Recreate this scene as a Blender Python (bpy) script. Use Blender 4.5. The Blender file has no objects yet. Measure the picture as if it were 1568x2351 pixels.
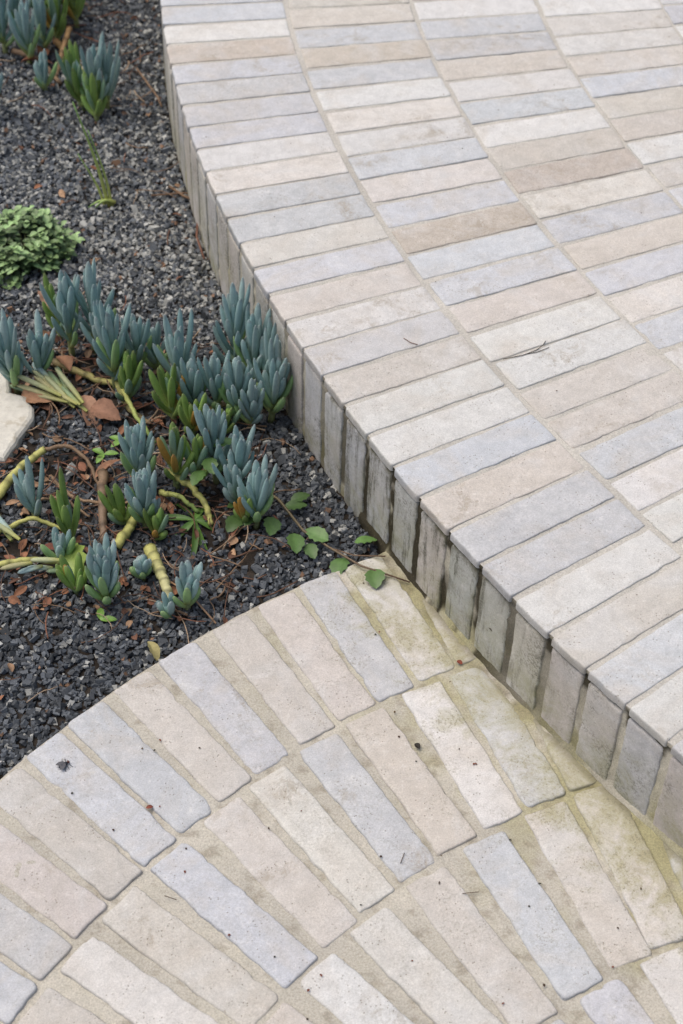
import bpy, math, random
import numpy as np
from mathutils import Matrix, Vector
random.seed(7); rng=np.random.default_rng(7)
sc=bpy.context.scene
CE=np.array([2.913,3.347]); RE=3.316; RP=0.236; HS=0.1703
CL=np.array([0.7327,0.3547]); RL=1.4529; LP=0.238
GZ=-0.186
# ------------------------------------------------------------ helpers
class MB:
    def __init__(s): s.v=[];s.f=[];s.c=[];s.n=0
    def add(s,v,f,c):
        v=np.asarray(v,float); c=np.asarray(c,float)
        if c.ndim==1: c=np.tile(c,(len(v),1))
        if c.shape[1]==3: c=np.hstack([c,np.full((len(c),1),random.random())])
        s.v.append(v); s.c.append(c); n=s.n
        s.f.extend([tuple(i+n for i in q) for q in f]); s.n+=len(v)
    def obj(s,name,mat,smooth=True,parent=None):
        me=bpy.data.meshes.new(name)
        V=np.vstack(s.v); C=np.vstack(s.c)
        me.from_pydata(V.tolist(),[],s.f); me.update()
        a=me.color_attributes.new('Col','FLOAT_COLOR','POINT'); a.data.foreach_set('color',C.astype(np.float32).ravel())
        if smooth: me.polygons.foreach_set('use_smooth',[True]*len(me.polygons))
        me.materials.append(mat)
        o=bpy.data.objects.new(name,me); sc.collection.objects.link(o)
        if parent: o.parent=parent
        return o
def fast_obj(name,V,F,C,mat,smooth=False,parent=None):
    me=bpy.data.meshes.new(name); k=F.shape[1]
    me.vertices.add(len(V)); me.vertices.foreach_set('co',V.astype(np.float32).ravel())
    me.loops.add(F.size); me.loops.foreach_set('vertex_index',F.astype(np.int32).ravel())
    me.polygons.add(len(F)); me.polygons.foreach_set('loop_start',np.arange(0,F.size,k,dtype=np.int32)); me.polygons.foreach_set('loop_total',np.full(len(F),k,dtype=np.int32))
    me.update(calc_edges=True); me.validate()
    if C.shape[1]==3: C=np.hstack([C,np.ones((len(C),1))])
    a=me.color_attributes.new('Col','FLOAT_COLOR','POINT'); a.data.foreach_set('color',C.astype(np.float32).ravel())
    me.polygons.foreach_set('use_smooth',[smooth]*len(me.polygons))
    me.materials.append(mat)
    o=bpy.data.objects.new(name,me); sc.collection.objects.link(o)
    if parent: o.parent=parent
    return o
def empty(name):
    o=bpy.data.objects.new(name,None); sc.collection.objects.link(o); return o
_tab=rng.random((256,256))
def vn(x,y):
    xi=np.floor(x).astype(int); yi=np.floor(y).astype(int); fx=x-xi; fy=y-yi
    fx=fx*fx*(3-2*fx); fy=fy*fy*(3-2*fy)
    g=lambda a,b:_tab[a&255,b&255]
    return (g(xi,yi)*(1-fx)+g(xi+1,yi)*fx)*(1-fy)+(g(xi,yi+1)*(1-fx)+g(xi+1,yi+1)*fx)*fy
def fbm(x,y,s,o=3):
    t=0;a=1;n=0
    for i in range(o):
        t=t+a*vn(x*s+17.3*i,y*s+5.1*i); n+=a; a*=.5; s*=2.1
    return t/n
# ------------------------------------------------------------ materials
def newmat(name):
    m=bpy.data.materials.new(name); m.use_nodes=True; nt=m.node_tree
    b=nt.nodes['Principled BSDF']; return m,nt,b
class NT:
    def __init__(s,nt): s.nt=nt
    def n(s,t,**k):
        x=s.nt.nodes.new(t)
        for a,b in k.items(): setattr(x,a,b)
        return x
    def l(s,a,b): s.nt.links.new(a,b)
    def noise(s,vec,scale,detail=3,rough=.55,dist=0):
        x=s.n('ShaderNodeTexNoise'); x.inputs['Scale'].default_value=scale; x.inputs['Detail'].default_value=detail; x.inputs['Roughness'].default_value=rough; x.inputs['Distortion'].default_value=dist
        s.l(vec,x.inputs['Vector']); return x.outputs['Fac']
    def rng(s,v,a,b,c,d):
        x=s.n('ShaderNodeMapRange'); x.inputs[1].default_value=a;x.inputs[2].default_value=b;x.inputs[3].default_value=c;x.inputs[4].default_value=d
        s.l(v,x.inputs[0]); return x.outputs[0]
    def math(s,op,a,b=None):
        x=s.n('ShaderNodeMath',operation=op)
        for i,v in enumerate((a,b)):
            if v is None: continue
            if isinstance(v,(int,float)): x.inputs[i].default_value=v
            else: s.l(v,x.inputs[i])
        return x.outputs[0]
    def vec(s,op,a,b):
        x=s.n('ShaderNodeVectorMath',operation=op); s.l(a,x.inputs[0])
        if b is not None: x.inputs[1].default_value=b
        return x.outputs['Value'] if op=='LENGTH' else x.outputs[0]
    def mix(s,f,a,b,bt='MIX'):
        x=s.n('ShaderNodeMix',data_type='RGBA',blend_type=bt)
        for i,v in ((0,f),(6,a),(7,b)):
            if isinstance(v,(int,float)): x.inputs[i].default_value=v
            elif isinstance(v,tuple): x.inputs[i].default_value=(*v,1)
            else: s.l(v,x.inputs[i])
        return x.outputs[2]
    def gray(s,v):
        x=s.n('ShaderNodeCombineColor')
        for i in range(3): s.l(v,x.inputs[i])
        return x.outputs[0]
def brickmat(name,kind):
    m,nt,b=newmat(name); N=NT(nt)
    at=N.n('ShaderNodeAttribute',attribute_name='Col'); geo=N.n('ShaderNodeNewGeometry')
    off=N.n('ShaderNodeVectorMath',operation='SCALE'); cx=N.n('ShaderNodeCombineXYZ')
    for i in range(3): N.l(at.outputs['Alpha'],cx.inputs[i])
    N.l(cx.outputs[0],off.inputs[0]); off.inputs['Scale'].default_value=37.
    ad=N.n('ShaderNodeVectorMath',operation='ADD'); N.l(geo.outputs['Position'],ad.inputs[0]); N.l(off.outputs[0],ad.inputs[1]); P=ad.outputs[0]
    col=at.outputs['Color']
    cloud=N.noise(P,10,5,.62,.8)
    col=N.mix(N.rng(cloud,.49,.72,0,.6),col,(.47,.43,.375))
    col=N.mix(N.rng(cloud,.47,.28,0,.65),col,(.54,.54,.53))
    med=N.noise(P,48,6,.75,.4)
    col=N.mix(1.,col,N.gray(N.rng(med,.28,.72,.87,1.12)),'MULTIPLY')
    fine=N.noise(P,480,4,.9)
    col=N.mix(1.,col,N.gray(N.rng(fine,.28,.72,.72,1.27)),'MULTIPLY')
    sc1=N.noise(P,150,4,.8,.8); col=N.mix(N.math('MULTIPLY',N.rng(sc1,.54,.66,0,.5),N.rng(med,.4,.6,0,1)),col,(.67,.66,.63))
    v=N.noise(P,26,6,.85,.4); big=N.noise(P,6,2)
    stain=N.math('MULTIPLY',N.rng(v,.52,.62,0,.55),N.rng(big,.52,.64,0,1))
    col=N.mix(stain,col,(.32,.275,.21))
    vo=N.n('ShaderNodeTexVoronoi'); vo.inputs['Scale'].default_value=190; N.l(P,vo.inputs['Vector'])
    pit=N.math('MULTIPLY',N.rng(vo.outputs['Distance'],.10,.22,1,0),N.rng(N.noise(P,30,2),.48,.58,0,1))
    col=N.mix(N.math('MULTIPLY',pit,.7),col,(.20,.175,.13))
    sub=N.vec('SUBTRACT',geo.outputs['Position'],(CE[0],CE[1],0)); R=N.vec('LENGTH',N.vec('MULTIPLY',sub,(1,1,0)),None)
    sep=N.n('ShaderNodeSeparateXYZ'); N.l(geo.outputs['Position'],sep.inputs[0])
    if kind=='low':
        near=N.rng(R,RE,RE+.16,1,0); nn=N.noise(geo.outputs['Position'],16,5,.75,.5)
        f=N.rng(N.math('ADD',nn,N.math('MULTIPLY',near,.34)),.62,.85,0,.65)
        f=N.math('MULTIPLY',f,N.rng(near,0,.25,0.0,1))
        col=N.mix(f,col,(.30,.28,.13))
        nd=N.noise(geo.outputs['Position'],280,3,.8)
        f2=N.math('MULTIPLY',N.rng(nd,.52,.60,0,.7),N.rng(nn,.47,.60,0,1))
        f2=N.math('MULTIPLY',f2,N.rng(R,RE,RE+.45,1,.28))
        col=N.mix(f2,col,(.20,.185,.13))
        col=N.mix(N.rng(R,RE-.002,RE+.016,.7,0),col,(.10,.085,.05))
    if kind=='riser':
        nn=N.noise(geo.outputs['Position'],14,5,.75,.5)
        f=N.math('MULTIPLY',N.rng(nn,.42,.66,0,.75),N.rng(sep.outputs[2],-.03,-.17,.1,1))
        col=N.mix(f,col,(.27,.265,.13))
        nd=N.noise(geo.outputs['Position'],230,3,.8); f2=N.math('MULTIPLY',N.rng(nd,.48,.58,0,.65),N.rng(N.noise(geo.outputs['Position'],13,4,.7),.48,.62,.05,1))
        col=N.mix(f2,col,(.13,.125,.095))
        # vertical run-off streaks of black mildew where water sheds over the step corner
        st=N.noise(N.vec('MULTIPLY',geo.outputs['Position'],(1,1,.10)),58,4,.75,.2)
        ds=N.vec('LENGTH',N.vec('MULTIPLY',N.vec('SUBTRACT',geo.outputs['Position'],(.11,1.60,0)),(1,1,0)),None)
        f3=N.math('MULTIPLY',N.rng(st,.50,.62,0,.85),N.rng(ds,.10,.34,1,.06))
        f3=N.math('MULTIPLY',f3,N.rng(nd,.38,.55,.45,1))
        col=N.mix(f3,col,(.065,.062,.042))
    N.l(col,b.inputs['Base Color']); b.inputs['Roughness'].default_value=.86; b.inputs['Specular IOR Level'].default_value=.25
    h=N.math('ADD',N.math('MULTIPLY',med,.6),N.math('MULTIPLY',fine,.4)); h=N.math('SUBTRACT',h,N.math('MULTIPLY',pit,.6)); h=N.math('SUBTRACT',h,N.math('MULTIPLY',stain,.7))
    bu=N.n('ShaderNodeBump'); bu.inputs['Strength'].default_value=.7; bu.inputs['Distance'].default_value=.0013; N.l(h,bu.inputs['Height']); N.l(bu.outputs[0],b.inputs['Normal'])
    return m
def attrmat(name,rough=.8,spec=.3,ns=200,amp=.2,bump=.0006,bs=300,dark=None):
    m,nt,b=newmat(name); N=NT(nt)
    at=N.n('ShaderNodeAttribute',attribute_name='Col'); geo=N.n('ShaderNodeNewGeometry')
    n1=N.noise(geo.outputs['Position'],ns,4,.7); col=N.mix(1.,at.outputs['Color'],N.gray(N.rng(n1,.25,.75,1-amp,1+amp)),'MULTIPLY')
    if dark:
        n2=N.noise(geo.outputs['Position'],dark[0],3,.7); col=N.mix(N.rng(n2,dark[1],dark[1]+.08,0,dark[3]),col,dark[2])
    N.l(col,b.inputs['Base Color']); b.inputs['Roughness'].default_value=rough; b.inputs['Specular IOR Level'].default_value=spec
    bu=N.n('ShaderNodeBump'); bu.inputs['Strength'].default_value=.8; bu.inputs['Distance'].default_value=bump; N.l(N.noise(geo.outputs['Position'],bs,4,.7),bu.inputs['Height']); N.l(bu.outputs[0],b.inputs['Normal'])
    return m
M_up=brickmat('limestone_brick_terrace','up'); M_low=brickmat('limestone_brick_step','low'); M_ris=brickmat('limestone_brick_riser','riser')
M_mor=attrmat('sandy_mortar',.95,.1,420,.34,.0014,320,(520,.6,(.24,.20,.14),.45))
M_soil=attrmat('dark_soil',.95,.1,60,.4,.004,90)
M_grav=attrmat('slate_gravel',.75,.35,600,.3,.0004,900)
M_leaf=attrmat('succulent_leaf',.6,.3,160,.14,.0002,400,(220,.67,(.07,.13,.13),.5))
M_gleaf=attrmat('green_leaf',.45,.4,120,.18,.0004,200)
M_stem=attrmat('fleshy_stem',.6,.3,90,.25,.0008,120)
M_dead=attrmat('dry_leaf',.7,.25,120,.3,.0006,160,(60,.58,(.07,.04,.025),.6))
M_stone=attrmat('pale_stone',.85,.25,60,.2,.002,90,(40,.56,(.36,.31,.22),.5))
M_fly=attrmat('fly_black',.35,.5,400,.2,.0001,800)
# ------------------------------------------------------------ bricks
PAL=dict(W=(.565,.558,.535),C=(.545,.525,.487),B=(.47,.482,.50),G=(.47,.474,.474),T=(.498,.468,.427),N=(.445,.402,.35),P=(.503,.473,.442),D=(.31,.32,.33),Y=(.495,.475,.43),E=(.41,.415,.385))
def pick(): return random.choice('WWCWBBGTTPPYG')
def brick(mb,O,U,V,Nn,L,w0,w1,depth,colk,rough=1.,bev=1.,grime=None):
    hl=L/2; W=(w0+w1)/2
    pts=[]
    rc=[random.uniform(.0025,.007)*min(1.2,rough) for _ in range(4)]
    cor=[(-hl,-1),(hl,-1),(hl,1),(-hl,1)]
    ang0=[math.pi,1.5*math.pi,0,.5*math.pi]
    for k in range(4):
        u,s=cor[k]; r=rc[k]; wv=(w0 if u<0 else w1)/2*s
        cu=u-math.copysign(r,u); cv=wv-math.copysign(r,wv)
        for j in range(4):
            a=ang0[k]+j/3*math.pi/2; pts.append((cu+r*math.cos(a),cv+r*math.sin(a)))
        u2,s2=cor[(k+1)%4]; n=int((L if k%2==0 else W)/.0055)
        r2=rc[(k+1)%4]; wv2=(w0 if u2<0 else w1)/2*s2
        eu=pts[-1]
        if k%2==0: e2=(u2-math.copysign(r2,u2),wv2)
        else: e2=(u2,wv2-math.copysign(r2,wv2))
        for j in range(1,n):
            t=j/n; pts.append((eu[0]*(1-t)+e2[0]*t,eu[1]*(1-t)+e2[1]*t))
    p=np.array(pts); n=len(p)
    sx,sy=random.random()*200,random.random()*200
    nz=fbm(p[:,0]+sx,p[:,1]+sy,50,3)-.5; nz2=fbm(p[:,0]+sy,p[:,1]+sx,50,3)-.5
    chip=np.clip(fbm(p[:,0]+sx*2,p[:,1]+sy,60,2)-.68,0,.2)*.012*rough
    p=p+np.c_[nz,nz2]*.0042*rough
    lv=np.array([hl,W/2])
    bz=(fbm(p[:,0]+sx,p[:,1]-sy,60,2)-.5)*.0009
    loops=[]; cl=[]
    base=np.array(PAL[colk])*random.uniform(.94,1.06)+np.array([random.uniform(-.008,.008),0,random.uniform(-.008,.008)])
    dn=fbm(p[:,0]+sy,p[:,1]-sx,40,2)
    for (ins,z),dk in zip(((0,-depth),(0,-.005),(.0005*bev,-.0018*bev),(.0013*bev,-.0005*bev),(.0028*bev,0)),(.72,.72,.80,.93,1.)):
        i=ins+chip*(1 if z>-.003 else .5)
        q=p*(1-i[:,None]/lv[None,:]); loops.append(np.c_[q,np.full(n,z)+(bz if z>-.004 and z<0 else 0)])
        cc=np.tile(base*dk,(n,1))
        if grime is not None:
            g=np.clip((dn-.42)*4,0,1)[:,None]*grime*(1. if dk<1 else .75); cc=cc*(1-g)+np.array([.09,.085,.055])*g
        cl.append(cc)
    q=p*(1-.010/lv[None,:]); loops.append(np.c_[q,np.full(n,.0001)]); 
    cc=np.tile(base,(n,1))
    if grime is not None: g=np.clip((dn-.5)*3,0,1)[:,None]*grime*.3; cc=cc*(1-g)+np.array([.12,.115,.08])*g
    cl.append(cc); cl.append(base[None,:])
    A=np.vstack(loops+[np.array([[0,0,0.0002]])])
    tl=random.uniform(-.004,.004)*rough; tw=random.uniform(-.010,.010)*rough
    A[:,2]+=np.where(A[:,2]>-.02,A[:,0]*tl+A[:,1]*tw,0)
    X=O[None,:]+A[:,0:1]*U+A[:,1:2]*V+A[:,2:3]*Nn
    f=[]
    for k in range(5):
        for j in range(n):
            j2=(j+1)%n; f.append((k*n+j,k*n+j2,(k+1)*n+j2,(k+1)*n+j))
    for j in range(n): f.append((5*n+j,5*n+(j+1)%n,6*n))
    mb.add(X,f,np.vstack(cl))
Z=np.array([0,0,1.])
terrace=empty('brick_terrace')
mb=MB(); mr=MB()
ring_def={0:(-169.13-2*1.175,1.2,"BWNBGBBWCGGCBTWGTWWBTGGWYBWGB"),
 1:(-170.9,1.31,"TBNBWCWBCBNBBTWWTTBWWCGTBW"),
 2:(-166.7-4.35,1.44,"WBGTWBWTNCBTBCBWTGWB"),
 3:(-166.1-4.7,1.565,"WCWTBTTWTBWCBGTW")}
TH0,TH1=-215,-92
def joints_ring(k):
    rm=RE-RP*k-RP/2
    if k in ring_def:
        t0,p,cols=ring_def[k]
    else:
        p=math.degrees(.0675/rm); t0=-171-random.random()*p; cols="".join(pick() for _ in range(12))
    J=[]; th=t0; i=0
    def pp(th): return (1.175 if th<-151.6 else 1.213) if k==0 else p
    while th<TH1:
        q=pp(th); J.append((th,th+q,cols[i] if i<len(cols) else pick())); th+=q; i+=1
    th=t0
    while th>TH0:
        q=pp(th); J.append((th-q,th,pick())); th-=q
    return J
RJ=[]
for k in range(11):
    ro=RE-RP*k-(0.0 if k==0 else .003); L=.2305
    for (a,b,c) in joints_ring(k):
        jt=random.uniform(.0055,.0085)
        t=math.radians((a+b)/2+random.uniform(-.03,.03)); e=np.array([math.cos(t),math.sin(t),0]); tg=np.array([-math.sin(t),math.cos(t),0])
        wo=math.radians(b-a)*ro-jt; wi=min(wo*.99,math.radians(b-a)*(ro-L)-.0030)
        lj=random.uniform(-.002,.002)
        O=np.array([CE[0],CE[1],random.uniform(-.0006,.0006)])+e*(ro-L/2+(lj*.3 if k==0 else lj))
        brick(mb,O,-e,tg,Z,L,wo,wi,.0125,c,.7,.8)
        if k==0:
            RJ.append(a)
            m_=(a+b)/2
            idx=round((m_+151.51-.6)/1.213)
            seq={-4:'C',-3:'P',-2:'G',-1:'G',0:'B',1:'G',2:'E',3:'P',4:'E',5:'E',6:'Y',7:'P',8:'P',9:'G',10:'P',11:'D',12:'T'}
            cc=seq.get(idx,random.choice('CPTGCGYT'))
            wr=math.radians(b-a)*RE-random.uniform(.009,.013)
            O2=np.array([CE[0],CE[1],-.0190-.0925])+e*(RE-.0010+random.uniform(-.0008,.0008))
            gr_=max(0,1.35-abs(m_+147.8)/5.)
            brick(mr,O2,-Z,np.cross(e,-Z)*1.,e,.185,wr,wr,.02,cc,1.0,1.,min(.95,gr_*random.uniform(.7,1.3)+.12))
mb.obj('terrace_bricks',M_up,parent=terrace); mr.obj('riser_bricks',M_ris,parent=terrace)
def polar_sheet(name,C,r0,r1,nr,t0,t1,ntn,zf,cf,mat,parent):
    r=np.linspace(r0,r1,nr); t=np.radians(np.linspace(t0,t1,ntn)); Rg,Tg=np.meshgrid(r,t,indexing='ij')
    X=C[0]+Rg*np.cos(Tg); Y=C[1]+Rg*np.sin(Tg); Zg=zf(X,Y,Rg,Tg)
    V=np.c_[X.ravel(),Y.ravel(),Zg.ravel()]; idx=np.arange(nr*ntn).reshape(nr,ntn)
    F=np.c_[idx[:-1,:-1].ravel(),idx[1:,:-1].ravel(),idx[1:,1:].ravel(),idx[:-1,1:].ravel()]
    return fast_obj(name,V,F,cf(X,Y,Rg,Tg).reshape(-1,3),mat,True,parent)
def mort_up_col(X,Y,R,T):
    n=fbm(X,Y,14)[...,None]; return np.array([.455,.435,.39])*(.80+.40*n)
polar_sheet('bedding_mortar',CE,.6,RE-.003,300,TH0,TH1,700,lambda X,Y,R,T:-.0017+(fbm(X,Y,28,3)-.5)*.0028-np.where(R>RE-.01,.0015,0),mort_up_col,M_mor,terrace)
nt_,nz_=2400,60
t=np.radians(np.linspace(-190,-118,nt_)); z=np.concatenate([[-.0035,-.007],np.linspace(-.010,-.26,nz_-2)])
Tg,Zg=np.meshgrid(t,z,indexing='ij')
s=Tg*RE
rr=RE-.0028+(fbm(s,Zg,60,3)-.5)*.0040; rr[:,0]=RE-.004
rr-=np.where((Zg<-.0115)&(Zg>-.0200),.0028,0)
rr+=np.clip((-Zg-HS+.012)/.012,0,1)*.006*np.where(np.degrees(Tg)>-150.5,1,0)
X=CE[0]+rr*np.cos(Tg); Y=CE[1]+rr*np.sin(Tg)
base=np.array([.48,.45,.37]); deg=np.degrees(Tg)
rj=np.array(sorted(RJ)); ki=np.clip(np.searchsorted(rj,deg),1,len(rj)-1)
jid=np.where(np.abs(deg-rj[ki])<np.abs(deg-rj[ki-1]),ki,ki-1)
jr=np.random.default_rng(3).random(400)[jid]
reg=np.clip(1.5-np.abs(deg+148.0)/5.,0,1)
dk=reg*np.clip((fbm(s+3,Zg*.4,42,3)-.44+jr*.40)*6,0,1)
seam=np.clip(1.6-np.abs(Zg+.023)/.014,0,1)*np.clip((fbm(s,Zg,34,2)-.32)*6,0,1)*np.clip(1.4-np.abs(deg+145)/12,0.15,1)
dk=np.maximum(dk,seam)[...,None]
mo=np.clip((-Zg-.05)/.1,0,1)[...,None]*np.clip((fbm(s,Zg,20,3)-.33)*3,0,1)[...,None]*.7
col=base*(.78+.44*fbm(s,Zg,25,2)[...,None]); col=col*(1-mo)+np.array([.30,.28,.12])*mo; col=col*(1-dk*.96)+np.array([.035,.03,.018])*dk*.96
idx=np.arange(nt_*nz_).reshape(nt_,nz_)
F=np.c_[idx[:-1,:-1].ravel(),idx[:-1,1:].ravel(),idx[1:,1:].ravel(),idx[1:,:-1].ravel()]
fast_obj('riser_mortar',np.c_[X.ravel(),Y.ravel(),Zg.ravel()],F,col.reshape(-1,3),M_mor,True,terrace)
# ------------------------------------------------------------ lower step
step=empty('brick_step'); ml=MB()
low={0:([(119.06,117.7),(122.09,118.9),(124.89,121.2),(127.94,124.2),(131.40,127.8),(134.38,131.5),(137.47,134.8),(140.37,137.0),(143.20,139.6)],"WBPTBTBBTPGBT",2.98),
 1:([(113.9,110.5),(117.61,114.2),(121.21,116.5),(125.42,121.3),(129.02,124.6),(132.97,128.8),(136.58,132.3),(140.80,138.0),(144.81,143.0)],"YGWTBCPBTCTBG",3.85),
 2:([(109.8,104.5),(114.93,108.9),(119.27,113.0),(124.83,118.5),(130.2,124.2)],"GCPBTCWTBPG",5.15)}
def lowbrick(k,th,dr,c):
    rm=RL-LP*k-LP/2
    tt=math.radians(th); dd=math.radians(dr); e=np.array([math.cos(dd),math.sin(dd),0]); tg=np.array([-math.sin(dd),math.cos(dd),0])
    O=np.array([CL[0]+rm*math.cos(tt),CL[1]+rm*math.sin(tt),-HS+random.uniform(-.001,.0008)])
    w=random.uniform(.0590,.0615)
    if math.hypot(O[0]-CE[0],O[1]-CE[1])<RE-.13: return
    brick(ml,O,-e,tg,Z,.2325+random.uniform(-.002,.002),w,w-.002,.035,c,1.1,1.1)
for k in range(6):
    rm=RL-LP*k-LP/2
    if k in low: L_,cols,p=low[k]
    else:
        p=math.degrees(.076/rm) if rm>.3 else math.degrees(.09/rm); L_=[(118+p*i,115+p*i) for i in range(4)]; cols="".join(pick() for _ in range(8))
    for i,(a,d) in enumerate(L_): lowbrick(k,a,d,cols[i] if i<len(cols) else pick())
    a,d=L_[-1]; i=len(L_)
    while a<250: 
        a+=p; d=a-3; lowbrick(k,a,d,cols[i] if i<len(cols) else pick()); i+=1
    a,d=L_[0]
    while a>70: a-=p; d=a-3; lowbrick(k,a,d,pick())
ml.obj('step_bricks',M_low,parent=step)
def low_z(X,Y,R,T):
    lev=fbm(X,Y,9,2); z=-HS-.0030+(lev-.5)*.005+(fbm(X,Y,55,3)-.5)*.0032
    d=np.hypot(X-CE[0],Y-CE[1])-RE
    z=z+np.clip(1-d/.016,0,1)*.004
    out=np.clip((R-(RL-.004))/.006,0,1); 
    return np.where(R>RL+.004,-.24,z-out*.006)
def low_c(X,Y,R,T):
    n=fbm(X,Y,12)[...,None]; c=np.array([.445,.42,.36])*(.80+.38*n)
    d=np.hypot(X-CE[0],Y-CE[1])-RE
    m=(np.clip((fbm(X+4,Y,22,4)-.46+np.clip(1-d/.18,0,1)*.30)*3.0,0,1)*np.clip(1.0-d/.35,.10,1))[...,None]*.7
    c=c*(1-m)+np.array([.31,.29,.12])*m
    k=(np.clip((fbm(X,Y+9,70,3)-.58)*6,0,1)*.45)[...,None]
    c=c*(1-k)+np.array([.20,.17,.12])*k
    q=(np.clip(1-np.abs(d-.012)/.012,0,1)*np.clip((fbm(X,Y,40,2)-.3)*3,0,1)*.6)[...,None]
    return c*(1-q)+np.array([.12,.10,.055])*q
polar_sheet('step_mortar',CL,.02,RL+.006,290,70,250,900,low_z,low_c,M_mor,step)
# ------------------------------------------------------------ ground + gravel
def inside(X,Y,m=0.): return (np.hypot(X-CE[0],Y-CE[1])<RE+m)|(np.hypot(X-CL[0],Y-CL[1])<RL+m)
def gz(X,Y):
    X=np.asarray(X,float);Y=np.asarray(Y,float)
    return GZ+(fbm(X,Y,7,2)-.5)*.016+(fbm(X,Y,30,2)-.5)*.006
xs=np.linspace(-1.9,.9,420); ys=np.linspace(.2,4.4,620); Xg,Yg=np.meshgrid(xs,ys,indexing='ij')
Zs=gz(Xg,Yg); Zs=np.where(inside(Xg,Yg,-.03),-.24,Zs)
cs=np.array([.034,.028,.023])*(.6+.9*fbm(Xg,Yg,15)[...,None])
idx=np.arange(Xg.size).reshape(Xg.shape); F=np.c_[idx[:-1,:-1].ravel(),idx[1:,:-1].ravel(),idx[1:,1:].ravel(),idx[:-1,1:].ravel()]
bed=empty('gravel_bed')
fast_obj('soil',np.c_[Xg.ravel(),Yg.ravel(),Zs.ravel()],F,cs.reshape(-1,3),M_soil,True,bed)
gm=MB(); gm.add([(-150,-150,-.245),(150,-150,-.245),(150,150,-.245),(-150,150,-.245)],[(0,1,2,3)],(.05,.048,.046)); gm.obj('ground',M_soil,False)
def chips(N,box,smin,smax,name):
    X=rng.uniform(box[0],box[1],N); Y=rng.uniform(box[2],box[3],N); ok=~inside(X,Y,.0015); 
    sp=fbm(X+8,Y+2,10,3); soilpatch=(np.abs(Y-1.82)<.24)&(X<-.12)&(X>-.65)
    ok&=~((soilpatch)&(sp>.47)&(rng.random(N)<.80))
    X=X[ok];Y=Y[ok];n=len(X)
    s=rng.uniform(smin,smax,n)*np.where(rng.random(n)<.05,1.5,1.)
    bx=np.array([[-1,-1,-1],[1,-1,-1],[1,1,-1],[-1,1,-1],[-1,-1,1],[1,-1,1],[1,1,1],[-1,1,1]],float)*.5
    v=bx[None]*(1+rng.uniform(-.55,.25,(n,8,3)))
    v=v*np.stack([np.ones(n),rng.uniform(.55,.95,n),rng.uniform(.35,.75,n)],1)[:,None,:]*s[:,None,None]
    q=rng.normal(size=(n,4)); q[:,1:3]*=.45; q/=np.linalg.norm(q,axis=1)[:,None]
    w,x,y,z=q.T
    Rm=np.stack([1-2*(y*y+z*z),2*(x*y-z*w),2*(x*z+y*w),2*(x*y+z*w),1-2*(x*x+z*z),2*(y*z-x*w),2*(x*z-y*w),2*(y*z+x*w),1-2*(x*x+y*y)],1).reshape(n,3,3)
    v=np.einsum('nij,nkj->nki',Rm,v)
    v+=np.stack([X,Y,gz(X,Y)+rng.uniform(.000,.006,n)],1)[:,None,:]
    T=np.array([[0,3,2],[0,2,1],[4,5,6],[4,6,7],[0,1,5],[0,5,4],[1,2,6],[1,6,5],[2,3,7],[2,7,6],[3,0,4],[3,4,7]])
    F=(T[None]+8*np.arange(n)[:,None,None]).reshape(-1,3)
    mid=np.clip((Y-1.95)/.4,0,1)*np.clip(1.25-np.abs(Y-2.45)/.5,.25,1)
    r=rng.random(n); lightp=.10+.38*mid*np.clip(fbm(X,Y,6,2)*1.7,.4,1.3)
    C=np.array([.071,.079,.088])*rng.uniform(.4,1.7,(n,1))*(1+.25*mid[:,None])
    L_=r<lightp; C[L_]=(np.array([.34,.345,.325])*rng.uniform(.5,1.25,(n,1)))[L_]
    Bn=r>.985; C[Bn]=(np.array([.20,.12,.075])*rng.uniform(.5,1.3,(n,1)))[Bn]
    fast_obj(name,v.reshape(-1,3),F,np.repeat(C,8,axis=0),M_grav,False,bed)
chips(110000,(-.95,.15,1.15,3.6),.0050,.0105,'gravel_chips')
chips(45000,(-1.8,-.93,.3,4.2),.006,.011,'gravel_chips_far')
chips(14000,(-.93,.1,.3,1.16),.006,.011,'gravel_chips_side'); chips(14000,(-.93,.1,3.58,4.3),.006,.011,'gravel_chips_back')
# ------------------------------------------------------------ plants
def tube(mb,pts,rad,c0,c1=None,ns=8,seg=False,cap=True):
    P=[Vector(p) for p in pts]; n=len(P); V=[];C=[];Fc=[]
    c0=np.array(c0); c1=c0 if c1 is None else np.array(c1)
    up=Vector((.3,.2,.9)).normalized(); prev=None
    for i,p in enumerate(P):
        d=(P[min(i+1,n-1)]-P[max(i-1,0)]); d=d.normalized() if d.length>1e-9 else Vector((0,0,1))
        a=d.cross(up) if prev is None else prev-d*prev.dot(d)
        if a.length<1e-4: a=d.cross(Vector((1,0,0)))
        a.normalize(); b=d.cross(a); prev=a
        r=rad[i] if hasattr(rad,'__len__') else rad
        for j in range(ns):
            t=j/ns*2*math.pi; q=p+a*(r*math.cos(t))+b*(r*math.sin(t)); V.append(q[:])
            tt=i/(n-1); cc=c0*(1-tt)+c1*tt
            if seg and i%4==0: cc=cc*.45
            C.append(cc)
        if i: 
            for j in range(ns): j2=(j+1)%ns; Fc.append(((i-1)*ns+j,(i-1)*ns+j2,i*ns+j2,i*ns+j))
    if cap: Fc.append(tuple(range(ns))[::-1]); Fc.append(tuple((n-1)*ns+j for j in range(ns)))
    mb.add(V,Fc,np.array(C))
PROF=[(0,.55),(.12,.74),(.3,.92),(.5,1.),(.68,.98),(.82,.86),(.91,.66),(.965,.42),(.99,.20),(1.,.04)]
BLUE=np.array([.225,.36,.355]); BLUE2=np.array([.36,.485,.465]); GRN=np.array([.19,.30,.08]); YEL=np.array([.42,.42,.12]); OLV=np.array([.14,.22,.055])
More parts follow.
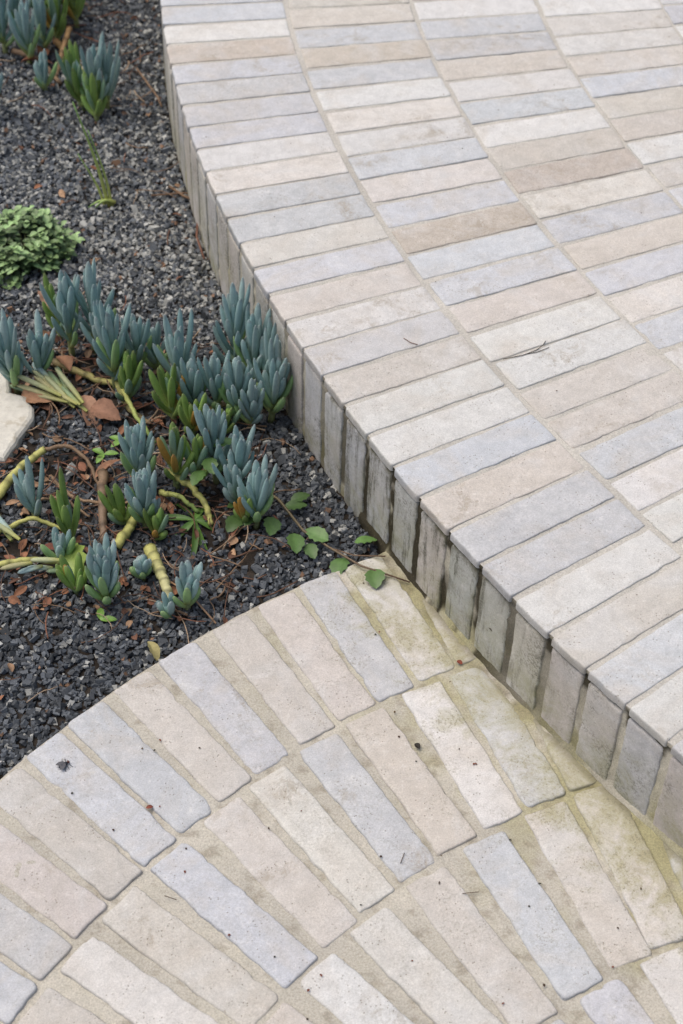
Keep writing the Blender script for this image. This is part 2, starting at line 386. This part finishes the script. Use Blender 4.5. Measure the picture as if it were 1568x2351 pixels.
def fleaf(mb,o,d,L,w,bend,cb,ct,flat=.78):
    o=Vector(o); d=Vector(d).normalized(); side=d.cross(Vector((0,0,1)))
    if side.length<.05: side=Vector((1,0,0))
    side.normalize(); V=[];C=[];F=[]; ns=8
    bv=Vector(bend)
    for i,(t,r) in enumerate(PROF):
        p=o+d*(L*t)+bv*(L*t*t)
        dd=(d+bv*2*t).normalized(); a=side; b=dd.cross(a).normalized()
        for j in range(ns):
            th=j/ns*2*math.pi; q=p+a*(w*r*math.cos(th))+b*(w*flat*r*math.sin(th)); V.append(q[:])
            k=min(1,t*2.2); cc=cb*(1-k)+ct*k
            if t>.96: cc=cc*.7+np.array([.03,.012,.02])
            C.append(cc)
        if i:
            for j in range(ns): j2=(j+1)%ns; F.append(((i-1)*ns+j,(i-1)*ns+j2,i*ns+j2,i*ns+j))
    F.append(tuple((len(PROF)-1)*ns+j for j in range(ns)))
    mb.add(V,F,np.array(C))
def rosette(mb,ms,x,y,zb,hs,n,L,w,lean=(0,0),hue='b',spread=1.,wid=1.):
    g=float(gz(x,y))+zb
    def ax(t): return Vector((x+lean[0]*hs*t,y+lean[1]*hs*t,g+hs*t))
    tube(ms,[ax(i/5-.08) for i in range(6)],[.0052]*5+[.003],(.26,.26,.10) if hue=='b' else (.25,.27,.09),(.2,.3,.15),7)
    ph=random.random()*6; n=int(n*1.25); L=L*1.02
    for i in range(n):
        f=i/(n-1); a=ph+i*2.39996+random.uniform(-.35,.35)
        t=.22+.78*f; el=(1-f)*.72*spread+.08+random.uniform(-.12,.18)
        d=Vector((math.cos(a)*math.sin(el)+lean[0]*.5,math.sin(a)*math.sin(el)+lean[1]*.5,math.cos(el)))
        ll=L*(.80+.3*math.sin(f*2.6))*random.uniform(.70,1.13)
        if f>.9: ll*=.8
        bend=Vector((-math.cos(a)*.16*math.sin(el)*2+random.uniform(-.04,.04),-math.sin(a)*.16*math.sin(el)*2+random.uniform(-.04,.04),.22*math.sin(el)+.02))
        if hue=='b':
            m=random.random(); ct=(BLUE*(1-m)+BLUE2*m)*random.uniform(.80,1.12); cb=ct*.65+GRN*.35
            if f<.25 and random.random()<.6: ct=GRN*1.1+BLUE*.25; cb=YEL*.8
        else:
            m=random.random(); ct=(GRN*(1-m)+OLV*m)*random.uniform(.8,1.5); cb=ct*.6+YEL*.5
            if random.random()<.3: ct=ct*.5+BLUE*.5
            if random.random()<.08: ct=np.array([.38,.22,.05])
        fleaf(mb,ax(t),d,ll,w*random.uniform(.8,1.15)*wid,bend,cb,ct)
def clump(name,ros,stems=()):
    par=empty(name); mb=MB(); ms=MB()
    for r in ros: rosette(mb,ms,**r)
    for pts,rad,c0,c1,seg in stems:
        P=[]
        for i in range(len(pts)-1):
            for j in range(8):
                t=j/8; P.append([pts[i][k]*(1-t)+pts[i+1][k]*t for k in range(3)])
        P.append(list(pts[-1]))
        P=np.array(P)
        if len(P)>8:
            for _ in range(8): P[1:-1]=(P[:-2]+2*P[1:-1]+P[2:])/4
        P[:,2]+=gz(P[:,0],P[:,1])
        nP=len(P)
        P[1:-1]+=rng.uniform(-.0012,.0012,(nP-2,3))
        rd=[rad*(1.10 if i%4==0 else (.92 if i%4==2 else 1.))*(1-.35*i/nP)*random.uniform(.94,1.06) for i in range(nP)]
        tube(ms,P.tolist(),rd,c0,c1,9,seg)
    mb.obj('leaves',M_leaf,parent=par); ms.obj('stems',M_stem,parent=par)
    return par
R=lambda x,y,hs,n,L,lean=(0,0),hue='b',zb=0,spread=1.,w=.0060:dict(x=x,y=y,zb=zb,hs=hs,n=n,L=L,w=w,lean=lean,hue=hue,spread=spread)
YG=(.44,.43,.14); BRN=(.19,.125,.075); PALE=(.50,.48,.27)
clump('succulent_plant',[R(-.445,2.065,.105,13,.085),R(-.41,2.075,.11,13,.085,(.05,0)),R(-.365,1.985,.10,18,.088),R(-.335,2.01,.075,10,.075,(.1,0)),R(-.375,2.03,.06,10,.075,(-.2,0)),
  R(-.52,1.975,.085,16,.078,(-.1,0)),R(-.49,2.0,.06,11,.07,(.15,0)),R(-.305,2.03,.05,10,.055),R(-.47,2.11,.06,8,.065,hue='g'),R(-.345,1.955,.045,9,.065,(.2,-.1),hue='g')],
  [([(-.50,2.05,.012),(-.44,2.02,.015),(-.39,1.995,.012),(-.34,1.98,.01)],.007,BRN,YG,True),([(-.36,1.98,.02),(-.34,1.93,.01),(-.30,1.90,.01)],.005,YG,BRN,True),([(-.35,1.96,.03),(-.325,1.90,.03),(-.29,1.86,.01)],.004,YG,GRN,False)])
clump('succulent_plant',[R(-.255,1.965,.085,16,.088,(-.05,0)),R(-.235,1.93,.06,12,.07),R(-.175,2.02,.10,15,.088,(0,.05)),R(-.15,1.99,.09,14,.08,(.1,0)),R(-.115,1.925,.085,17,.08,(.12,0)),
  R(-.165,1.92,.07,18,.07),R(-.20,1.935,.065,14,.068),R(-.13,1.965,.075,14,.075,(.2,.1)),R(-.145,1.905,.055,12,.06,(.1,-.1)),R(-.265,1.915,.05,10,.075,(-.1,0),hue='g'),R(-.235,1.89,.03,9,.065,(.1,-.2),hue='g'),R(-.19,1.89,.02,9,.055,(.2,-.3),hue='g')],
  [([(-.26,1.95,.02),(-.22,1.92,.02),(-.18,1.93,.03)],.006,YG,BRN,True)])
clump('succulent_plant',[R(-.302,1.765,.07,22,.072,(0,.05)),R(-.19,1.785,.09,16,.078,(-.05,0)),R(-.165,1.755,.075,13,.07,(.2,0)),R(-.125,1.695,.06,16,.070,(.05,.05)),R(-.15,1.73,.045,9,.06,(-.25,0)),
  R(-.248,1.765,.07,11,.068,(0,0),hue='g'),R(-.225,1.775,.06,9,.065,(.2,0),hue='g'),R(-.14,1.70,.02,7,.05,(-.1,-.2),hue='g')],
  [([(-.26,1.77,.03),(-.23,1.75,.035),(-.20,1.72,.02),(-.19,1.69,.005)],.006,YG,YG,True),([(-.27,1.74,.02),(-.24,1.725,.03),(-.21,1.71,.012)],.0045,YG,GRN,True)])
clump('succulent_plant',[R(-.286,1.685,.055,20,.066),R(-.326,1.540,.058,24,.064),R(-.213,1.53,.035,12,.055,(.1,.1)),R(-.281,1.59,.02,12,.032),R(-.315,1.69,.02,8,.055,(-.5,.1),hue='g'),
  R(-.39,1.655,.02,7,.095,(-.2,.1),hue='g',spread=.7),R(-.45,1.70,.02,7,.075,(-.2,.3),zb=.005,spread=.8),R(-.40,1.61,.02,8,.055,(.1,-.1)),R(-.37,1.56,.015,8,.055,(-.3,-.1),hue='g'),R(-.235,1.52,.01,6,.04,(-.2,-.3)),R(-.27,1.665,.02,8,.05,(.2,-.1),hue='g')],
  [([(-.275,1.635,.015),(-.262,1.60,.02),(-.247,1.57,.02),(-.236,1.532,.008)],.0095,YG,PALE,True),
   ([(-.53,1.70,.01),(-.515,1.722,.015),(-.483,1.79,.025),(-.45,1.815,.03)],.008,YG,YG,True),([(-.45,1.815,.03),(-.412,1.825,.03),(-.378,1.795,.02),(-.36,1.75,.005)],.0035,BRN,BRN,False),
   ([(-.325,1.64,.01),(-.305,1.675,.02),(-.290,1.70,.03)],.008,YG,YG,True),([(-.36,1.78,.02),(-.352,1.71,.02),(-.345,1.65,.005)],.008,BRN,(.24,.17,.12),True),
   ([(-.50,1.66,.01),(-.45,1.685,.025),(-.40,1.67,.01)],.004,YG,YG,False),([(-.50,1.59,.01),(-.44,1.60,.02),(-.385,1.60,.01)],.005,YG,YG,True),
   ([(-.44,1.78,.01),(-.40,1.73,.015),(-.33,1.72,.01),(-.29,1.75,.01)],.003,BRN,(.3,.2,.12),False),([(-.48,1.72,.01),(-.42,1.74,.015),(-.37,1.70,.01)],.0025,(.3,.2,.12),BRN,False)])
clump('succulent_plant',[R(-.64,3.10,.10,14,.08,hue='g'),R(-.61,3.06,.09,12,.075,hue='g'),R(-.59,3.13,.09,13,.085),R(-.66,3.14,.10,13,.085),R(-.57,3.08,.08,12,.085,hue='g'),
  R(-.70,2.98,.08,13,.09),R(-.645,2.94,.07,12,.08),R(-.62,2.98,.06,10,.075),R(-.50,2.785,.070,13,.090,(.1,0)),R(-.475,2.795,.07,10,.090,(.1,.05)),R(-.52,2.785,.06,12,.08,(-.2,0),hue='g'),R(-.49,2.755,.04,9,.07,hue='g'),
  R(-.69,2.75,.06,14,.085),R(-.60,2.84,.03,8,.055),R(-.56,3.2,.1,14,.08),R(-.68,3.04,.08,12,.07),R(-.60,3.02,.06,12,.08,hue='g')],
  [([(-.60,3.0,.02),(-.55,2.92,.02),(-.50,2.84,.01)],.007,(.36,.2,.09),YG,True),([(-.68,2.96,.02),(-.62,2.93,.02),(-.57,2.85,.01)],.006,BRN,BRN,True),([(-.57,3.0,.05),(-.58,2.94,.03),(-.585,2.88,.01)],.006,(.4,.24,.1),BRN,True)])
mb=MB()
for (x0,y0,ang,n,L) in ((-.40,1.915,2.55,11,.085),(-.46,1.63,2.3,6,.075),(-.38,1.59,3.3,5,.05),(-.43,1.94,2.2,8,.07)):
    for i in range(n):
        s_=i/n; x=x0+math.cos(ang)*.07*s_; y=y0+math.sin(ang)*.05*s_
        a=ang+random.uniform(-.35,.35); ct=random.choice([np.array([.34,.37,.21]),np.array([.24,.33,.19]),BLUE2,np.array([.40,.38,.2])])*random.uniform(.8,1.1)
        fleaf(mb,(x,y,float(gz(x,y))+.012+random.random()*.02),(math.cos(a),math.sin(a),random.uniform(.0,.35)),L*random.uniform(.7,1.1),.0045,(0,0,-.08),YEL*.9,ct)
mb.obj('trailing_succulent_shoots',M_leaf)
mb=MB()
for (dx,h,w,lx) in ((0,.205,.0046,-.045),(.006,.15,.0036,-.030),(-.006,.10,.0032,-.040),(.01,.02,.004,-.03),(.012,.015,.004,-.045)):
    x,y=-.434+dx,2.475; g=float(gz(x,y))
    if h>.05: pts=[(x+lx*t+.004*math.sin(t*4),y+.02*t,g+h*t) for t in np.linspace(0,1,9)]
    else: pts=[(x+lx*t,y-.02*t,g+.014+.01*math.sin(t*3)) for t in np.linspace(0,1,6)]
    tube(mb,pts,[w*(1-.75*i/(len(pts)-1)) for i in range(len(pts))],(.42,.44,.12),(.19,.34,.10),6)
mb.obj('grass_tuft',M_gleaf)
def flat_leaf(mb,o,yaw,pitch,L,W,c,fold=.25,curl=.1,serr=0,roll=0,shape=1.):
    o=Vector(o); M=Matrix.Rotation(yaw,3,'Z')@Matrix.Rotation(-pitch,3,'Y')@Matrix.Rotation(roll,3,'X')
    V=[];C=[];F=[]; nl=9
    for i in range(nl):
        t=i/(nl-1); w=W*(math.sin(math.pi*min(1,t**shape))**.75)*.5+ .0004
        if serr and 0<i<nl-1: w*=(1+serr*(1 if i%2 else -1))
        z=-curl*L*t*t
        for s_ in (-1,-.5,0,.5,1):
            p=Vector((L*t,w*s_,z+fold*w*abs(s_)-(.15*w if serr and abs(s_)==1 and i%2 else 0))); V.append((o+M@p)[:])
            C.append(np.array(c)*(1.15 if s_==0 else 1.)*(1-.1*t))
        if i:
            for k in range(4): F.append(((i-1)*5+k,(i-1)*5+k+1,i*5+k+1,i*5+k))
    mb.add(V,F,np.array(C))
mb=MB(); hx,hy=-.570,2.325
for i in range(850):
    a=random.random()*2*math.pi; u=math.sqrt(random.random()); el=u*1.5
    rx=.080*(1+.15*math.sin(a*3+1)+.10*math.sin(a*7)); hh=.055*(1+.2*math.sin(a*2))
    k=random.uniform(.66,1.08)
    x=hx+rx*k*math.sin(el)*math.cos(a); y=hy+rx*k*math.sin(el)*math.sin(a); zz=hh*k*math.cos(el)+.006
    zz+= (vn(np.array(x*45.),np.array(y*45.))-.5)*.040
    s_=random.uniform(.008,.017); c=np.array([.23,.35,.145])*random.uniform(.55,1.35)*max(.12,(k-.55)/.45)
    yaw=random.random()*6.28; o=(x,y,float(gz(x,y))+zz)
    for q in (0,math.pi): flat_leaf(mb,o,yaw+q,random.uniform(-.1,.8),s_,s_*.7,c,.4,.25)
for i in range(50):
    a=random.random()*6.28; r=random.random()*.08; x=hx+math.cos(a)*r; y=hy+math.sin(a)*r; g=float(gz(x,y))
    tube(mb,[(hx+(x-hx)*.5,hy+(y-hy)*.5,g),(x,y,g+.05*math.sqrt(max(0,1-(r/.09)**2)))],.0012,(.12,.13,.05),None,5)
mb.obj('oregano_plant',M_gleaf)
mb=MB(); wx,wy=-.215,1.695
for i in range(8):
    a=i*2.4+.5+random.uniform(-.4,.4); flat_leaf(mb,(wx,wy,float(gz(wx,wy))+.010),a,random.uniform(-.05,.25),random.uniform(.035,.075),.010,np.array([.085,.17,.035])*random.uniform(.7,1.4),.35,.45,0,random.uniform(-.6,.6))
for (x,y) in ((-.365,1.83),(-.34,1.86),(-.33,1.50)):
    for i in range(3): flat_leaf(mb,(x,y,float(gz(x,y))+.012),random.random()*6.3,.2,.022,.010,np.array([.15,.28,.055]),.3,.2)
flat_leaf(mb,(-.385,1.62,float(gz(-.4,1.6))+.03),-1.4,.1,.06,.045,(.26,.35,.08),.4,.4,.15,.5)
mb.obj('broadleaf_weed',M_gleaf)
mb=MB(); G0=lambda x,y,d:(x,y,(float(gz(x,y)) if not inside(np.array(x),np.array(y)) else -HS)+d)
st=[G0(-.13,1.75,.04),G0(-.093,1.727,.03),G0(-.055,1.675,.02),G0(-.015,1.645,.02),G0(.03,1.605,.008),G0(.06,1.595,.006),G0(.10,1.580,.004)]
tube(mb,st,[.0022,.0022,.002,.0018,.0016,.0014,.001],(.16,.13,.06),(.12,.07,.05),6)
tube(mb,[st[3],G0(.02,1.635,.015),G0(.065,1.625,.008)],.0011,(.16,.10,.06),None,5)
DG=np.array([.085,.165,.045])
for (x,y,yaw,L,W,d,b) in ((-.068,1.668,-1.4,.038,.026,.02,1.),(-.048,1.655,-1.2,.030,.020,.015,.8),(-.018,1.655,2.6,.040,.024,.025,1.2),(.005,1.632,-1.9,.038,.028,.012,.95),(.049,1.602,-1.5,.036,.028,.006,.95),
   (.02,1.655,.3,.034,.020,.02,1.3),(-.12,1.71,-2.2,.036,.024,.02,.7),(-.10,1.70,-1.6,.036,.026,.02,.9),(-.085,1.72,.3,.035,.022,.02,.7),(-.135,1.73,-2.8,.036,.024,.02,.7),(-.075,1.735,.6,.032,.02,.02,.6),(-.15,1.70,-2.,.034,.024,.015,.6),
   (-.19,1.77,.5,.034,.022,.09,.9),(-.20,1.76,-1.2,.034,.022,.075,.8),(-.205,1.75,-2.0,.034,.022,.06,.9)):
    o=G0(x,y,d); flat_leaf(mb,o,yaw,.15,L,W,DG*b,.3,.2,.10,random.uniform(-.3,.3),.9)
mb.obj('creeping_holly_sprig',M_gleaf)
# ------------------------------------------------------------ stone
def prism(poly,z0,z1,c,name,mat):
    mb=MB(); P=np.array(poly); n=len(P); ce=P.mean(0); V=[]
    for ins,z in ((0,z0),(0,z1-.006),(.003,z1-.002),(.008,z1)):
        d=ce-P; d/=np.linalg.norm(d,axis=1)[:,None]; q=P+d*ins; V.append(np.c_[q,np.full(n,z)])
    V=np.vstack(V); F=[]
    for k in range(3):
        for j in range(n): F.append((k*n+j,k*n+(j+1)%n,(k+1)*n+(j+1)%n,(k+1)*n+j))
    F.append(tuple(3*n+j for j in range(n))); mb.add(V,F,c); return mb.obj(name,mat,False)
sp_=[(-.512,1.805),(-.498,1.85),(-.482,1.90),(-.484,1.925),(-.500,1.945),(-.525,1.955),(-.54,2.01),(-.60,2.025),(-.68,2.0),(-.72,1.91),(-.70,1.83),(-.60,1.80)]
sp2=[]
for i in range(len(sp_)):
    a=np.array(sp_[i]); b=np.array(sp_[(i+1)%len(sp_)])
    for j in range(4): q=a*(1-j/4)+b*j/4; sp2.append(tuple(q+(np.array([vn(q[0]*90,q[1]*90),vn(q[1]*90,q[0]*90)])-.5)*.006))
prism(sp2,-.22,-.164,(.56,.54,.475),'stepping_stone',M_stone)
# ------------------------------------------------------------ litter
mt=MB()
def gr(x0,x1,y0,y1):
    while True:
        x=random.uniform(x0,x1); y=random.uniform(y0,y1)
        if not inside(np.array(x),np.array(y),.01): return x,y
for i in range(430):
    r=random.random()
    if r<.75: x,y=gr(-.58,-.12,1.50,2.10)
    elif r<.87: x,y=gr(-.75,-.3,2.75,3.3)
    else: x,y=gr(-.6,-.05,1.35,3.3)
    a=random.random()*6.3; L=random.uniform(.02,.08); k=random.uniform(-.7,.7); g=float(gz(x,y))+random.uniform(.005,.016); P=[]
    for t in np.linspace(0,1,6): P.append((x+L*t*math.cos(a+k*t),y+L*t*math.sin(a+k*t),g+random.uniform(0,.004)))
    c=np.array(random.choice([(.13,.07,.045),(.20,.13,.08),(.09,.05,.035),(.34,.25,.17),(.2,.09,.055)]))
    tube(mt,P,random.uniform(.0005,.0013),c,None,5)
for pts,rad,c in (([(-.33,2.53),(-.30,2.50),(-.255,2.475)],.0025,(.15,.09,.05)),([(-.27,2.44),(-.268,2.38),(-.25,2.32)],.002,(.17,.08,.05)),([(-.215,2.42),(-.20,2.34),(-.225,2.30)],.002,(.16,.07,.05)),
    ([(-.26,1.59),(-.21,1.55),(-.17,1.50)],.0014,(.35,.22,.13)),([(-.43,2.92),(-.38,2.83),(-.37,2.80)],.002,(.2,.13,.08)),([(-.36,2.5),(-.3,2.51),(-.24,2.50)],.0018,(.12,.07,.04))):
    tube(mt,[(x,y,float(gz(x,y))+.012) for x,y in pts],rad,c,None,6)
mt.obj('fallen_twigs',M_stem)
md=MB()
big=[(-.41,1.955,-1.2,.075,.035,(.36,.21,.14)),(-.395,1.925,-.6,.05,.045,(.26,.14,.09)),(-.50,2.16,1.7,.06,.03,(.45,.27,.18)),(-.51,1.95,-.5,.05,.03,(.33,.18,.10)),(-.48,2.155,1.2,.05,.03,(.36,.21,.14)),(-.31,1.995,.5,.05,.03,(.2,.12,.08)),(-.44,2.01,2.,.05,.03,(.28,.15,.09)),(-.26,1.46,-.9,.03,.02,(.34,.30,.13)),(-.43,1.62,.2,.035,.02,(.16,.06,.04)),(-.37,1.77,1.,.05,.02,(.23,.12,.07)),(-.66,2.92,.2,.06,.03,(.3,.13,.08)),(-.62,2.93,1.5,.05,.03,(.24,.11,.06)),(-.44,2.29,1.,.02,.015,(.2,.13,.08))]
for (x,y,a,L,W,c) in big: flat_leaf(md,(x,y,float(gz(x,y))+.018),a,random.uniform(0,.5),L,W*.8,c,.6,.45,.06,random.uniform(-.6,.6),random.uniform(.6,1.3))
for i in range(380):
    r=random.random()
    if r<.8: x,y=gr(-.58,-.15,1.50,2.12)
    else: x,y=gr(-.75,-.05,1.3,3.3)
    c=np.array(random.choice([(.22,.10,.06),(.14,.07,.045),(.32,.20,.12),(.26,.12,.065)]))*random.uniform(.7,1.2)
    flat_leaf(md,(x,y,float(gz(x,y))+.010),random.random()*6.3,random.uniform(-.3,.5),random.uniform(.006,.024),random.uniform(.005,.012),c,.4,.3,0,random.uniform(-.8,.8))
md.obj('dead_leaves',M_dead)
mc=MB()
def crumb(x,y,z,L,W,c,a=None): flat_leaf(mc,(x,y,z+.0012),random.random()*6.3 if a is None else a,0.05,L,W,c,.5,.1)
for i in range(55):
    t=math.radians(random.uniform(115,150)); r=random.uniform(.55,1.42); x=CL[0]+r*math.cos(t); y=CL[1]+r*math.sin(t)
    if math.hypot(x-CE[0],y-CE[1])>RE+.01: crumb(x,y,-HS,random.uniform(.0015,.0045),random.uniform(.0012,.0025),random.choice([(.05,.03,.02),(.15,.05,.03),(.1,.07,.04),(.05,.05,.04)]))
for i in range(50):
    t=math.radians(random.uniform(-172,-139)); r=random.uniform(2.3,3.3); crumb(CE[0]+r*math.cos(t),CE[1]+r*math.sin(t),0,random.uniform(.0012,.003),.0013,random.choice([(.1,.06,.04),(.06,.04,.03),(.12,.09,.05)]))
crumb(.163,1.442,-HS,.009,.006,(.20,.05,.03)); crumb(-.235,1.19,-HS,.009,.005,(.20,.06,.04),.3); crumb(.105,1.302,-HS,.010,.007,(.03,.025,.02)); 
def pol(r,t): return CE[0]+r*math.cos(math.radians(t)),CE[1]+r*math.sin(math.radians(t))
def stick(pl,z,rad,c): tube(mc,[(x,y,z) for x,y in pl],rad,c,None,5)
stick([pol(3.06,-151.22),pol(3.03,-151.12),pol(3.005,-151.14),pol(2.99,-151.24),pol(2.982,-151.36)],.0018,.0006,(.06,.05,.035))
stick([pol(3.025,-151.14),pol(3.008,-151.06),pol(2.985,-151.08)],.0016,.0005,(.06,.05,.035)); stick([pol(3.17,-153.15),pol(3.165,-152.9),pol(3.158,-152.75)],.0016,.0006,(.18,.10,.07))
stick([(-.20,1.065),(-.185,1.06)],-HS+.002,.0005,(.08,.05,.03)); stick([(.16,1.08),(.18,1.083)],-HS+.002,.0005,(.08,.05,.03)); stick([(.085,1.12),(.09,1.135)],-HS+.002,.0005,(.08,.05,.03))
mc.obj('paving_debris',M_dead)
# ------------------------------------------------------------ fly
def ellip(mb,o,rx,ry,rz,yaw,c,n=10,m=7):
    V=[];F=[]
    for i in range(m+1):
        ph=math.pi*i/m
        for j in range(n):
            th=2*math.pi*j/n; p=Matrix.Rotation(yaw,3,'Z')@Vector((rx*math.cos(ph),ry*math.sin(ph)*math.cos(th),rz*math.sin(ph)*math.sin(th))); V.append((o[0]+p.x,o[1]+p.y,o[2]+p.z))
    for i in range(m):
        for j in range(n): F.append((i*n+j,i*n+(j+1)%n,(i+1)*n+(j+1)%n,(i+1)*n+j))
    mb.add(V,F,c)
fx,fy,fz,ya=-.345,1.252,-HS+.0035,.75
mf=MB(); R2=lambda dx,dy,dz=0:(fx+dx*math.cos(ya)-dy*math.sin(ya),fy+dx*math.sin(ya)+dy*math.cos(ya),fz+dz)
ellip(mf,R2(0,0),.0036,.0028,.0026,ya,(.02,.022,.03)); ellip(mf,R2(-.0055,0),.0044,.0032,.0026,ya,(.015,.018,.03)); ellip(mf,R2(.0048,0),.0016,.0024,.0019,ya,(.06,.015,.01))
for s_ in (-1,1):
    flat_leaf(mf,R2(0,.0012*s_,.0022),ya+math.pi-.35*s_,.05,.0115,.005,(.05,.05,.06),.0,.05)
    for k,dx in enumerate((.002,0,-.002)):
        tube(mf,[R2(dx,.001*s_),R2(dx*1.8,.005*s_,.001),R2(dx*2.8,.009*s_,-.0033)],.0004,(.015,.015,.015),None,4)
mf.obj('house_fly',M_fly)
# ------------------------------------------------------------ camera, light
TH,RO=.80363,.02915
Rv=Vector((1,0,0)); Uv=Vector((0,math.sin(TH),math.cos(TH))); Fv=Vector((0,math.cos(TH),-math.sin(TH)))
xr=Rv*math.cos(RO)+Uv*math.sin(RO); yu=-Rv*math.sin(RO)+Uv*math.cos(RO); zb=-Fv
cam=bpy.data.cameras.new('camera'); co=bpy.data.objects.new('camera',cam); sc.collection.objects.link(co)
co.matrix_world=Matrix(((xr.x,yu.x,zb.x,0),(xr.y,yu.y,zb.y,0),(xr.z,yu.z,zb.z,1.61188),(0,0,0,1)))
cam.sensor_fit='VERTICAL'; cam.sensor_height=36; cam.lens=3846.2/2351*36; cam.clip_start=.05; cam.clip_end=1000
cam.dof.use_dof=True; cam.dof.focus_distance=2.25; cam.dof.aperture_fstop=6.3
sc.camera=co
w=bpy.data.worlds.new('World'); sc.world=w; w.use_nodes=True; nt=w.node_tree
AZ,EL=math.radians(-75),math.radians(66)
sk=nt.nodes.new('ShaderNodeTexSky'); sk.sky_type='NISHITA'; sk.sun_disc=False; sk.sun_elevation=EL; sk.sun_rotation=AZ; sk.dust_density=6; sk.air_density=1.0; sk.ozone_density=.6
nt.links.new(sk.outputs[0],nt.nodes['Background'].inputs[0]); nt.nodes['Background'].inputs[1].default_value=.15
sun=bpy.data.lights.new('sun','SUN'); sun.energy=1.35; sun.angle=math.radians(60); sun.color=(1,.99,.955); so=bpy.data.objects.new('sun',sun); sc.collection.objects.link(so)
d=Vector((math.sin(AZ)*math.cos(EL),math.cos(AZ)*math.cos(EL),math.sin(EL)))
so.rotation_euler=d.to_track_quat('Z','Y').to_euler()
sc.view_settings.view_transform='Standard'; sc.view_settings.look='None'; sc.view_settings.exposure=0
